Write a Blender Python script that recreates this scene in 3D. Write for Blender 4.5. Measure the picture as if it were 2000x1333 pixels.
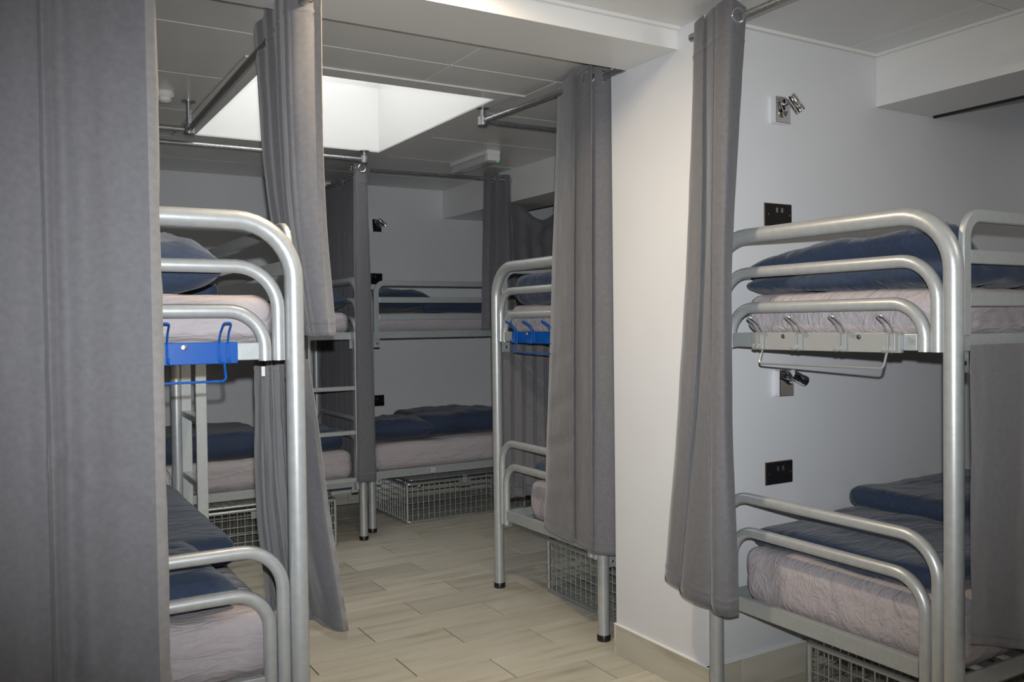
import bpy, bmesh, math, random
from mathutils import Vector, Matrix, noise
random.seed(7)
scene = bpy.context.scene
COL = scene.collection
for o in list(bpy.data.objects):
    bpy.data.objects.remove(o)
PI = math.pi

# ------------------------------------------------------------------ camera
F_PX, YAW, PITCH, ROLL, CAM_Z = 1702.0, 0.5362, 0.0204, -0.0123, 1.4473
fw = Vector((math.sin(YAW)*math.cos(PITCH), math.cos(YAW)*math.cos(PITCH), -math.sin(PITCH)))
r0 = Vector((math.cos(YAW), -math.sin(YAW), 0)); u0 = r0.cross(fw)
rt = r0*math.cos(ROLL) + u0*math.sin(ROLL)
up = u0*math.cos(ROLL) - r0*math.sin(ROLL)
cam_d = bpy.data.cameras.new('camera')
cam = bpy.data.objects.new('camera', cam_d); COL.objects.link(cam)
cam_d.sensor_width = 36.0; cam_d.lens = F_PX/2000*36.0; cam_d.clip_start = .05
m = Matrix.Identity(4)
for i in range(3):
    m[i][0] = rt[i]; m[i][1] = up[i]; m[i][2] = -fw[i]
m[2][3] = CAM_Z
cam.matrix_world = m
scene.camera = cam

# ------------------------------------------------------------------ world, lights, exposure
w = bpy.data.worlds.new('world'); scene.world = w; w.use_nodes = True
w.node_tree.nodes['Background'].inputs[0].default_value = (1.0, .985, .95, 1)
w.node_tree.nodes['Background'].inputs[1].default_value = 3.5
vs = scene.view_settings
vs.view_transform = 'Standard'; vs.look = 'None'; vs.exposure = 0.0; vs.gamma = 1.0
vs.use_curve_mapping = False
# the photographer's flash gun, a hand's breadth above the lens
fl = bpy.data.lights.new('camera_flash', 'SPOT'); fl.energy = 385; fl.color = (.95, .98, 1.0)
fl.spot_size = math.radians(92); fl.spot_blend = 1.0; fl.shadow_soft_size = .012
flo = bpy.data.objects.new('camera_flash', fl); COL.objects.link(flo)
flm = m @ Matrix.Rotation(math.radians(1.5), 4, 'Y'); off = up*.088 + rt*.01
flm[0][3] = off.x; flm[1][3] = off.y; flm[2][3] = CAM_Z + off.z
flo.matrix_world = flm @ Matrix.Diagonal((1.0, .67, 1.0, 1.0))   # a flash head lights a wide, low field

# ------------------------------------------------------------------ materials
def newmat(name):
    mt = bpy.data.materials.new(name); mt.use_nodes = True
    nt = mt.node_tree
    return mt, nt, nt.nodes['Principled BSDF']
def N(nt, t, **k):
    n = nt.nodes.new(t)
    for a, b in k.items(): setattr(n, a, b)
    return n
def L(nt, a, b): nt.links.new(a, b)
def simple(name, col, rough=.5, metal=0.0, bump=0, bscale=200, var=0, vscale=6, spec=.5, sheen=0, coord='Object'):
    mt, nt, p = newmat(name)
    p.inputs['Base Color'].default_value = (*col, 1)
    p.inputs['Roughness'].default_value = rough; p.inputs['Metallic'].default_value = metal
    p.inputs['Specular IOR Level'].default_value = spec
    if sheen:
        p.inputs['Sheen Weight'].default_value = sheen; p.inputs['Sheen Roughness'].default_value = .5
    tc = N(nt, 'ShaderNodeTexCoord')
    if bump:
        nz = N(nt, 'ShaderNodeTexNoise'); nz.inputs['Scale'].default_value = bscale; nz.inputs['Detail'].default_value = 3
        L(nt, tc.outputs[coord], nz.inputs['Vector'])
        b = N(nt, 'ShaderNodeBump'); b.inputs['Strength'].default_value = bump; b.inputs['Distance'].default_value = .002
        L(nt, nz.outputs['Fac'], b.inputs['Height']); L(nt, b.outputs['Normal'], p.inputs['Normal'])
    if var:
        n2 = N(nt, 'ShaderNodeTexNoise'); n2.inputs['Scale'].default_value = vscale; n2.inputs['Detail'].default_value = 4
        L(nt, tc.outputs[coord], n2.inputs['Vector'])
        rp = N(nt, 'ShaderNodeValToRGB')
        rp.color_ramp.elements[0].position = .3; rp.color_ramp.elements[1].position = .7
        rp.color_ramp.elements[0].color = (*[c*(1-var) for c in col], 1)
        rp.color_ramp.elements[1].color = (*[min(1, c*(1+var)) for c in col], 1)
        L(nt, n2.outputs['Fac'], rp.inputs['Fac']); L(nt, rp.outputs['Color'], p.inputs['Base Color'])
    return mt
M = {}
M['wall'] = simple('wall_paint', (.66, .67, .695), .55, bump=.12, bscale=260, var=.02, vscale=3)
M['white'] = simple('white_gloss_paint', (.74, .735, .72), .3, bump=.05, bscale=120)
M['ceil'] = simple('ceiling_panel_white', (.70, .695, .68), .30, bump=.05, bscale=90, var=.02)
M['joint'] = simple('ceiling_joint_strip', (.78, .78, .76), .4)
M['steel'] = simple('silver_powder_coat', (.45, .47, .48), .36, metal=.4, bump=.12, bscale=420, var=.06, vscale=40)
M['steel2'] = simple('grey_flat_bar_paint', (.40, .43, .44), .42, metal=.35, bump=.14, bscale=420, var=.05, vscale=50)
M['galv'] = simple('galvanised_pipe', (.36, .37, .38), .35, metal=.8, var=.25, vscale=70)
M['chrome'] = simple('chrome', (.82, .82, .83), .06, metal=1)
M['zinc'] = simple('zinc_bolt', (.7, .7, .7), .25, metal=1)
M['blackcap'] = simple('black_rubber', (.012, .010, .010), .35)
M['blue'] = simple('blue_coat_rail_paint', (.002, .075, .34), .3, bump=.06, bscale=300)
M['hookgrey'] = simple('grey_coat_rail_paint', (.33, .34, .335), .4, metal=.2, bump=.08, bscale=300)
M['socket'] = simple('black_nickel', (.012, .011, .011), .12, spec=.6)
M['socketedge'] = simple('bronze_edge', (.30, .22, .14), .3, metal=.8)
M['wire'] = simple('wire_zinc', (.46, .48, .48), .32, metal=.65)
M['plastic'] = simple('white_plastic', (.72, .72, .72), .35)
M['lens'] = simple('clear_lens', (.50, .52, .52), .15)
M['label'] = simple('label_white', (.85, .85, .85), .5)
M['grout'] = simple('floor_grout', (.05, .042, .034), .8)
def fabric(name, col, bscale=900, crease=0, sheen=.25, var=.08, weave=.25, wr=.0, wscale=14, rough=.75):
    mt, nt, p = newmat(name)
    p.inputs['Roughness'].default_value = rough; p.inputs['Specular IOR Level'].default_value = .25
    p.inputs['Sheen Weight'].default_value = sheen; p.inputs['Sheen Roughness'].default_value = .45
    tc = N(nt, 'ShaderNodeTexCoord')
    n2 = N(nt, 'ShaderNodeTexNoise'); n2.inputs['Scale'].default_value = 60; n2.inputs['Detail'].default_value = 6
    L(nt, tc.outputs['Object'], n2.inputs['Vector'])
    rp = N(nt, 'ShaderNodeValToRGB')
    rp.color_ramp.elements[0].position = .3; rp.color_ramp.elements[1].position = .7
    rp.color_ramp.elements[0].color = (*[c*(1-var) for c in col], 1)
    rp.color_ramp.elements[1].color = (*[c*(1+var) for c in col], 1)
    L(nt, n2.outputs['Fac'], rp.inputs['Fac']); L(nt, rp.outputs['Color'], p.inputs['Base Color'])
    n1 = N(nt, 'ShaderNodeTexNoise'); n1.inputs['Scale'].default_value = bscale; n1.inputs['Detail'].default_value = 1
    L(nt, tc.outputs['Object'], n1.inputs['Vector'])
    b = N(nt, 'ShaderNodeBump'); b.inputs['Strength'].default_value = weave; b.inputs['Distance'].default_value = .001
    L(nt, n1.outputs['Fac'], b.inputs['Height'])
    last = b
    if wr:
        mp = N(nt, 'ShaderNodeMapping'); mp.inputs['Rotation'].default_value = (.5, .6, .7); mp.inputs['Scale'].default_value = (.35, 1, 1)
        L(nt, tc.outputs['Object'], mp.inputs['Vector'])
        n3 = N(nt, 'ShaderNodeTexNoise'); n3.inputs['Scale'].default_value = wscale; n3.inputs['Detail'].default_value = 2; n3.inputs['Distortion'].default_value = .8
        L(nt, mp.outputs['Vector'], n3.inputs['Vector'])
        b2 = N(nt, 'ShaderNodeBump'); b2.inputs['Strength'].default_value = wr; b2.inputs['Distance'].default_value = .02
        L(nt, n3.outputs['Fac'], b2.inputs['Height']); L(nt, b.outputs['Normal'], b2.inputs['Normal'])
        last = b2
    if crease:
        mp2 = N(nt, 'ShaderNodeMapping'); mp2.inputs['Rotation'].default_value = (.9, .75, .6); mp2.inputs['Scale'].default_value = (.22, 1, .7)
        L(nt, tc.outputs['Object'], mp2.inputs['Vector'])
        n4 = N(nt, 'ShaderNodeTexNoise'); n4.inputs['Scale'].default_value = 26; n4.inputs['Detail'].default_value = 2; n4.inputs['Distortion'].default_value = 1.2
        L(nt, mp2.outputs['Vector'], n4.inputs['Vector'])
        sb = N(nt, 'ShaderNodeMath', operation='SUBTRACT'); sb.inputs[1].default_value = .5; L(nt, n4.outputs['Fac'], sb.inputs[0])
        ab = N(nt, 'ShaderNodeMath', operation='ABSOLUTE'); L(nt, sb.outputs[0], ab.inputs[0])
        b3 = N(nt, 'ShaderNodeBump'); b3.inputs['Strength'].default_value = crease; b3.inputs['Distance'].default_value = .03
        L(nt, ab.outputs[0], b3.inputs['Height']); L(nt, last.outputs['Normal'], b3.inputs['Normal'])
        last = b3
    L(nt, last.outputs['Normal'], p.inputs['Normal'])
    return mt
M['curtain'] = fabric('grey_blackout_fabric', (.128, .127, .139), sheen=.3, wr=.16, wscale=7)
M['hem'] = fabric('grey_blackout_lining', (.20, .19, .185), sheen=.2, wr=.1)
M['navy'] = fabric('navy_cotton', (.030, .046, .085), crease=.25, sheen=.2, wr=.7, wscale=9)
M['sheet'] = fabric('pale_lilac_sheet', (.40, .365, .385), crease=.45, sheen=.08, wr=.9, wscale=8, var=.03)
def wood_tile(name, ax):
    mt, nt, p = newmat(name)
    p.inputs['Roughness'].default_value = .36; p.inputs['Specular IOR Level'].default_value = .4
    tc = N(nt, 'ShaderNodeTexCoord'); oi = N(nt, 'ShaderNodeObjectInfo')
    sc = N(nt, 'ShaderNodeVectorMath', operation='SCALE'); sc.inputs['Scale'].default_value = 37.0
    cmb = N(nt, 'ShaderNodeCombineXYZ')
    for i in range(3): L(nt, oi.outputs['Random'], cmb.inputs[i])
    L(nt, cmb.outputs[0], sc.inputs[0])
    ad = N(nt, 'ShaderNodeVectorMath', operation='ADD'); L(nt, tc.outputs['Object'], ad.inputs[0]); L(nt, sc.outputs[0], ad.inputs[1])
    mp = N(nt, 'ShaderNodeMapping'); mp.inputs['Scale'].default_value = (1.0, 9, 9) if ax == 'x' else (9, 1.0, 9)
    L(nt, ad.outputs[0], mp.inputs['Vector'])
    nz = N(nt, 'ShaderNodeTexNoise'); nz.inputs['Scale'].default_value = 1.6; nz.inputs['Detail'].default_value = 7; nz.inputs['Roughness'].default_value = .62; nz.inputs['Distortion'].default_value = .15
    L(nt, mp.outputs[0], nz.inputs['Vector'])
    rp = N(nt, 'ShaderNodeValToRGB'); cr = rp.color_ramp
    cr.elements[0].position = .28; cr.elements[0].color = (.385, .35, .28, 1)
    cr.elements[1].position = .72; cr.elements[1].color = (.61, .585, .50, 1)
    e = cr.elements.new(.47); e.color = (.54, .515, .43, 1)
    L(nt, nz.outputs['Fac'], rp.inputs['Fac'])
    hs = N(nt, 'ShaderNodeHueSaturation')
    mr = N(nt, 'ShaderNodeMapRange'); mr.inputs['To Min'].default_value = .88; mr.inputs['To Max'].default_value = 1.10
    L(nt, oi.outputs['Random'], mr.inputs['Value']); L(nt, mr.outputs[0], hs.inputs['Value'])
    L(nt, rp.outputs['Color'], hs.inputs['Color']); L(nt, hs.outputs['Color'], p.inputs['Base Color'])
    b = N(nt, 'ShaderNodeBump'); b.inputs['Strength'].default_value = .08; b.inputs['Distance'].default_value = .002
    L(nt, nz.outputs['Fac'], b.inputs['Height']); L(nt, b.outputs['Normal'], p.inputs['Normal'])
    return mt
M['plank'] = wood_tile('wood_effect_tile', 'x'); M['planky'] = wood_tile('wood_effect_tile_y', 'y')
def emit(name, col, s):
    mt, nt, p = newmat(name)
    p.inputs['Emission Color'].default_value = (*col, 1); p.inputs['Emission Strength'].default_value = s
    p.inputs['Base Color'].default_value = (*col, 1)
    return mt
M['led'] = emit('green_led', (.05, .8, .3), .6)

# ------------------------------------------------------------------ mesh helpers
class MB:
    def __init__(s): s.v = []; s.f = []
    def add(s, vs_, fs):
        k = len(s.v); s.v += [tuple(v) for v in vs_]; s.f += [tuple(i+k for i in f) for f in fs]; return s
    def box(s, x0, x1, y0, y1, z0, z1, b=0.0):
        if b <= 0:
            return s.add([(x0,y0,z0),(x1,y0,z0),(x1,y1,z0),(x0,y1,z0),(x0,y0,z1),(x1,y0,z1),(x1,y1,z1),(x0,y1,z1)],
                  [(0,3,2,1),(4,5,6,7),(0,1,5,4),(1,2,6,5),(2,3,7,6),(3,0,4,7)])
        bm = bmesh.new(); bmesh.ops.create_cube(bm, size=1)
        for v in bm.verts: v.co = Vector(((x0+x1)/2+v.co.x*(x1-x0), (y0+y1)/2+v.co.y*(y1-y0), (z0+z1)/2+v.co.z*(z1-z0)))
        bmesh.ops.bevel(bm, geom=list(bm.edges), offset=b, segments=2, affect='EDGES', profile=.5)
        bm.verts.index_update()
        s.add([v.co[:] for v in bm.verts], [[v.index for v in f.verts] for f in bm.faces]); bm.free(); return s
    def sweep(s, path, prof, closed=False, cap=True, upv=None):
        """sweep a 2-D profile (list of (a,b)) along a path with parallel transport"""
        P = [Vector(p) for p in path]; n = len(P); k = len(prof)
        T = []
        for i in range(n):
            if closed: t = P[(i+1) % n]-P[(i-1) % n]
            elif i == 0: t = P[1]-P[0]
            elif i == n-1: t = P[-1]-P[-2]
            else: t = (P[i+1]-P[i]).normalized()+(P[i]-P[i-1]).normalized()
            T.append(t.normalized())
        ref = Vector(upv) if upv else (Vector((0,0,1)) if abs(T[0].z) < .9 else Vector((1,0,0)))
        a = (ref - T[0]*ref.dot(T[0])).normalized()
        base = len(s.v)
        for i in range(n):
            if i and not upv:
                a = (a - T[i]*a.dot(T[i])).normalized()
            elif upv:
                a = (ref - T[i]*ref.dot(T[i]))
                a = a.normalized() if a.length > 1e-4 else Vector((1,0,0))
            b = T[i].cross(a)
            sc = 1.0
            if 0 < i < n-1 or closed:
                d = (P[(i+1) % n]-P[i]).normalized().dot(T[i]); sc = 1/max(.5, d)
            for (q, w_) in prof: s.v.append(tuple(P[i]+a*q*(sc if False else 1)+b*w_))
        rng = n if closed else n-1
        for i in range(rng):
            i2 = (i+1) % n
            for j in range(k):
                j2 = (j+1) % k
                s.f.append((base+i*k+j, base+i*k+j2, base+i2*k+j2, base+i2*k+j))
        if cap and not closed:
            s.f.append(tuple(base+j for j in reversed(range(k)))); s.f.append(tuple(base+(n-1)*k+j for j in range(k)))
        return s
    def tube(s, path, r, seg=12, closed=False, cap=True):
        return s.sweep(path, [(r*math.cos(2*PI*j/seg), r*math.sin(2*PI*j/seg)) for j in range(seg)], closed, cap)
    def lathe(s, prof, cen=(0,0,0), seg=20, axis='z'):
        base = len(s.v); n = len(prof)
        for (r, h) in prof:
            for j in range(seg):
                a = 2*PI*j/seg; x, y, z = r*math.cos(a), r*math.sin(a), h
                if axis == 'x': x, y, z = z, x, y
                if axis == 'y': x, y, z = y, z, x
                s.v.append((cen[0]+x, cen[1]+y, cen[2]+z))
        for i in range(n-1):
            for j in range(seg):
                j2 = (j+1) % seg
                s.f.append((base+i*seg+j, base+i*seg+j2, base+(i+1)*seg+j2, base+(i+1)*seg+j))
        s.f.append(tuple(base+j for j in reversed(range(seg)))); s.f.append(tuple(base+(n-1)*seg+j for j in range(seg)))
        return s
    def xf(s, mat):
        s.v = [tuple(mat @ Vector(v)) for v in s.v]; return s
    def mesh(s, name, mat, smooth=False, ang=40):
        me = bpy.data.meshes.new(name); me.from_pydata(s.v, [], s.f)
        bm = bmesh.new(); bm.from_mesh(me); bmesh.ops.recalc_face_normals(bm, faces=bm.faces); bm.to_mesh(me); bm.free()
        if mat: me.materials.append(M[mat] if isinstance(mat, str) else mat)
        if smooth:
            me.polygons.foreach_set('use_smooth', [True]*len(me.polygons))
            me.set_sharp_from_angle(angle=math.radians(ang))
        me.update(); return me
    def build(s, name, mat, parent=None, smooth=False, ang=40):
        return link(name, s.mesh(name, mat, smooth, ang), parent)
def link(name, data, parent=None):
    o = bpy.data.objects.new(name, data); COL.objects.link(o)
    if parent: o.parent = parent
    return o
def tag(o, label=None, cat=None, group=None, kind=None):
    if label: o['label'] = label
    if cat: o['category'] = cat
    if group: o['group'] = group
    if kind: o['kind'] = kind
    return o
def empty(name, loc, rz=0, label=None, cat=None, group=None):
    o = bpy.data.objects.new(name, None); COL.objects.link(o); o.empty_display_size = .1
    o.location = loc; o.rotation_euler = (0, 0, rz)
    return tag(o, label, cat, group)
def arc_path(pts, rads, seg=8):
    """polyline with rounded corners"""
    P = [Vector(p) for p in pts]; out = [P[0]]
    for i in range(1, len(P)-1):
        r = rads if isinstance(rads, (int, float)) else rads[i-1]
        d1 = (P[i-1]-P[i]).normalized(); d2 = (P[i+1]-P[i]).normalized()
        ang = d1.angle(d2); t = r/math.tan(ang/2)
        a = P[i]+d1*t; b = P[i]+d2*t
        c = P[i]+(d1+d2).normalized()*(r/math.sin(ang/2))
        va = a-c; vb = b-c; tot = va.angle(vb)
        for k in range(seg+1):
            f = k/seg
            out.append(c+(va*math.sin((1-f)*tot)+vb*math.sin(f*tot))/math.sin(tot))
    out.append(P[-1]); return out
def rect(a, b, r=.004):
    a -= 0; return [(-a+r,-b),(a-r,-b),(a,-b+r),(a,b-r),(a-r,b),(-a+r,b),(-a,b-r),(-a,-b+r)]

# ------------------------------------------------------------------ setting
CZ = 2.59
XP, YW0, YW1 = 2.313, 2.456, 3.03
YB, XE, XL = 6.74, 4.50, -0.32
def struct(name, mb, mat, smooth=False):
    return tag(mb.build(name, mat, None, smooth), kind='structure')
fl_o = struct('floor', MB().box(-1.3, XE+.1, -1.3, YB+.1, -.12, -.004), 'grout')
fl_o['label'] = 'wood-effect tile floor laid in half-bond rows'
PW, PL = .2287, .68
pm = MB().box(-PL/2+.0026, PL/2-.0026, -PW/2+.0016, PW/2-.0016, -.012, 0, .0008).mesh('plank', 'plank')
cnt = 0
for k in range(-19, 17):
    y = 3.037+PW*(k+.5)
    if y > YB-.02 or y < -1.2: continue
    for n in range(-6, 5):
        x = 1.807 + (0 if k % 2 == 0 else PL/2) + PL*(n+.5)
        if x < -1.3 or x > XE-.1: continue
        if y > 2.3 and x < -.6: continue
        if y < 1.0 and x > 3.3: continue
        if YW0+.1 < y < YW1-.1 and x > XP+.34: continue
        if y < -.3 : continue
        o = link('plank', pm, fl_o); o.location = (x, y, random.uniform(-.0006, .0)); cnt += 1
print('planks', cnt)

wr_o = struct('wall_right', MB().box(XP, XE, YW0, YW1, -.02, CZ+.1, .003), 'wall')
struct('wall_back', MB().box(XL-.1, XE+.1, YB, YB+.1, -.02, CZ+.1), 'wall')
struct('wall_end', MB().box(XE, XE+.1, -1.3, YB+.1, -.02, CZ+.1), 'wall')
struct('wall_left', MB().box(XL-.1, XL, 2.10, YB, -.02, CZ+.1), 'wall')
struct('wall_return', MB().box(-1.4, XL, 2.10, 2.2, -.02, CZ+.1), 'wall')
struct('wall_side', MB().box(-1.4, -1.3, -1.3, 2.1, -.02, CZ+.1), 'wall')
struct('wall_rear', MB().box(-1.4, XE+.1, -1.4, -1.3, -.02, CZ+.1), 'wall')
struct('ceiling_beam', MB().box(XL, XP+.001, 2.60, 2.923, 2.506, CZ+.1, .002), 'white')
struct('soffit_near', MB().box(3.31, 3.69, -1.3, YW0, 2.366, CZ+.1, .002), 'white')
struct('soffit_far', MB().box(3.33, 3.70, YW1, YB, 2.35, CZ+.1, .002), 'white')

# skirting of wood-effect tile pieces
def skirting(name, runs, n, axis):
    e = None
def skirt_tiles(name, segs, mat, axis, fixed0, fixed1, h=.128):
    mb = MB()
    lo, hi = segs[0], segs[-1]
    base = MB()
    if axis == 'x': base.box(lo, hi, fixed0+.004, fixed1, 0, h-.004)
    else: base.box(fixed0+.004, fixed1, lo, hi, 0, h-.004)
    b = struct(name, base, 'grout')
    for a, c in zip(segs[:-1], segs[1:]):
        q = MB()
        L_ = (c-a)/2
        if axis == 'x': q.box(-L_+.0008, L_-.0008, fixed0-(fixed0+fixed1)/2, .004-(fixed1-fixed0)/2, 0, h, .001)
        else: q.box(fixed0-(fixed0+fixed1)/2, .004-(fixed1-fixed0)/2, -L_+.0008, L_-.0008, 0, h, .001)
        o = q.build('skirting_tile', mat, b)
        o.location = ((a+c)/2, (fixed0+fixed1)/2, 0) if axis == 'x' else ((fixed0+fixed1)/2, (a+c)/2, 0)
    cap = MB()
    if axis == 'x': cap.box(lo, hi, fixed0-.001, fixed1, h, h+.004)
    else: cap.box(fixed0-.001, fixed1, lo, hi, h, h+.004)
    cap.build('sealant_bead', 'socketedge' if False else 'label', b)
skirt_tiles('baseboard_pier', [YW0-.012, YW0+.56, YW1+.001], 'planky', 'y', XP-.012, XP)
skirt_tiles('baseboard_right', [XP-.012, 2.476, 3.156, 3.836, XE], 'plank', 'x', YW0-.012, YW0)
skirt_tiles('baseboard_back', [XL, .4, 1.08, 1.76, 2.44, 3.12, 3.8, XE], 'plank', 'x', YB-.012, YB, .09)

# ceiling panels with light joint strips, opening for the roof light
SX0, SX1, SY0, SY1 = 1.05, 2.205, 3.86, 5.40
ce = struct('ceiling', MB()
    .box(-1.4, SX0-.02, -1.4, YB+.1, CZ+.006, CZ+.05).box(SX1+.02, XE+.1, -1.4, YB+.1, CZ+.006, CZ+.05)
    .box(SX0-.02, SX1+.02, -1.4, SY0-.02, CZ+.006, CZ+.05).box(SX0-.02, SX1+.02, SY1+.02, YB+.1, CZ+.006, CZ+.05), 'joint')
def panel(x0, x1, y0, y1):
    MB().box(x0+.0035, x1-.0035, y0+.0035, y1-.0035, CZ, CZ+.006, .001).build('ceiling_panel', 'ceil', ce)
FX0, FX1, FY0, FY1 = SX0-.115, SX1+.115, SY0-.115, SY1+.115
panel(XL, 1.757, 2.923, 3.457); panel(1.757, 3.33, 2.923, 3.457)
panel(FX0, 1.757, 3.457, FY0); panel(1.757, FX1, 3.457, FY0)
for a, b in ((3.457, 4.145), (4.145, 4.838), (4.838, 5.525)):
    panel(XL, FX0, a, b); panel(FX1, 3.33, a, b)
panel(XL, 1.757, 5.525, 6.21); panel(1.757, 3.33, 5.525, 6.21); panel(XL, 1.757, 6.21, YB); panel(1.757, 3.33, 6.21, YB)
panel(3.70, XE, YW1, 5.0); panel(3.70, XE, 5.0, YB)
# near zone
panel(XP, 3.12, 1.856, YW0); panel(3.12, 3.31, 1.856, YW0); panel(3.12, 3.31, .6, 1.856); panel(XP, 3.12, .6, 1.856); panel(XP, 3.31, .1, .6); panel(3.69, XE, .2, YW0)
panel(1.2, XP, 1.4, 2.60); panel(XL, 1.2, 1.4, 2.60); panel(1.2, XP, .2, 1.4); panel(-.3, 1.2, .2, 1.4); panel(-1.3, XP, -1.3, .2); panel(XP, XE, -1.3, .1)

for nm, q in (('trim_1', MB().box(XP, 3.31, YW0-.018, YW0, CZ-.012, CZ+.004, .002)), ('trim_2', MB().box(3.292, 3.31, -1.3, YW0-.018, CZ-.012, CZ+.004, .002)),
              ('trim_3', MB().box(XL, XP, 2.582, 2.60, CZ-.012, CZ+.004, .002))):
    struct(nm, q, 'white')
# roof light: trim, white shaft, glazed top under the sky
H2 = .62
wdw = struct('window_1', MB()
    .box(SX0-.03, SX0, SY0-.03, SY1+.03, CZ, CZ+H2).box(SX1, SX1+.03, SY0-.03, SY1+.03, CZ, CZ+H2)
    .box(SX0, SX1, SY0-.03, SY0, CZ, CZ+H2).box(SX0, SX1, SY1, SY1+.03, CZ, CZ+H2), 'white')
wdw['label'] = 'square roof light shaft with white sides and bright sky above'
MB().box(FX0, SX0-.002, FY0, FY1, CZ-.006, CZ+.004, .001).box(SX1+.002, FX1, FY0, FY1, CZ-.006, CZ+.004, .001) \
    .box(SX0-.002, SX1+.002, FY0, SY0-.002, CZ-.006, CZ+.004, .001).box(SX0-.002, SX1+.002, SY1+.002, FY1, CZ-.006, CZ+.004, .001).build('window_trim', 'ceil', wdw)
gm, nt, p = newmat('rooflight_glass')
p.inputs['Transmission Weight'].default_value = 1; p.inputs['Roughness'].default_value = .35; p.inputs['IOR'].default_value = 1.05
p.inputs['Base Color'].default_value = (.95, .97, 1, 1)
# outside: closed roof slab so that daylight enters through the shaft only
struct('roof', MB().box(-1.5, SX0-.03, -1.5, YB+.2, CZ+.10, CZ+.25).box(SX1+.03, XE+.2, -1.5, YB+.2, CZ+.10, CZ+.25)
    .box(SX0-.03, SX1+.03, -1.5, SY0-.03, CZ+.10, CZ+.25).box(SX0-.03, SX1+.03, SY1+.03, YB+.2, CZ+.10, CZ+.25), 'grout')
MB().box(SX0-.03, SX1+.03, SY0-.03, SY1+.03, CZ+H2, CZ+H2+.01).build('window_pane', gm, wdw)
MB().box(SX0-.05, SX1+.05, SY0-.05, SY0+.02, CZ+H2+.01, CZ+H2+.06).box(SX0-.05, SX1+.05, SY1-.02, SY1+.05, CZ+H2+.01, CZ+H2+.06) \
    .box(SX0-.05, SX0+.02, SY0+.02, SY1-.02, CZ+H2+.01, CZ+H2+.06).box(SX1-.02, SX1+.05, SY0+.02, SY1-.02, CZ+H2+.01, CZ+H2+.06).build('window_frame', 'white', wdw)

# warm downlight on the ceiling just in front of the beam
dl = empty('downlight', (1.16, 2.45, CZ), 0, 'round warm ceiling downlight beside the white beam', 'downlight')
MB().lathe([(.035, 0), (.045, 0), (.05, -.006), (.045, -.010), (.037, -.010), (.034, -.003)], seg=28).build('bezel', 'chrome', dl, True)
MB().lathe([(.033, -.002), (.033, -.0035)], seg=24).build('lamp_lens', emit('warm_lamp', (1, .78, .5), 12), dl)
dlight = bpy.data.lights.new('downlight_lamp', 'AREA'); dlight.shape = 'DISK'; dlight.size = .15; dlight.energy = 22; dlight.color = (1, .80, .55)
dlo = bpy.data.objects.new('downlight_lamp', dlight); COL.objects.link(dlo); dlo.parent = dl; dlo.location = (0, 0, -.012)

# added fill light: unseen opal dome, placed to brighten soffit and near ceiling
cl = empty('fill_light', (2.45, .25, CZ), 0, 'added fill light shaped as an opal dome, unseen above the near aisle', 'fill light')
MB().lathe([(.13, 0), (.14, -.006), (.14, -.022), (.13, -.026)], seg=32).build('fill_base', 'plastic', cl, True)
MB().lathe([(.125, -.026), (.118, -.050), (.095, -.074), (.055, -.090), (.012, -.095)], seg=32).build('fill_dome', emit('fill_opal', (1, .93, .82), 3), cl, True)
cpl = bpy.data.lights.new('fill_light_lamp', 'POINT'); cpl.energy = 14; cpl.color = (1, .93, .82); cpl.shadow_soft_size = .10
cpo = bpy.data.objects.new('fill_light_lamp', cpl); COL.objects.link(cpo); cpo.parent = cl; cpo.location = (0, 0, -.22)

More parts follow.
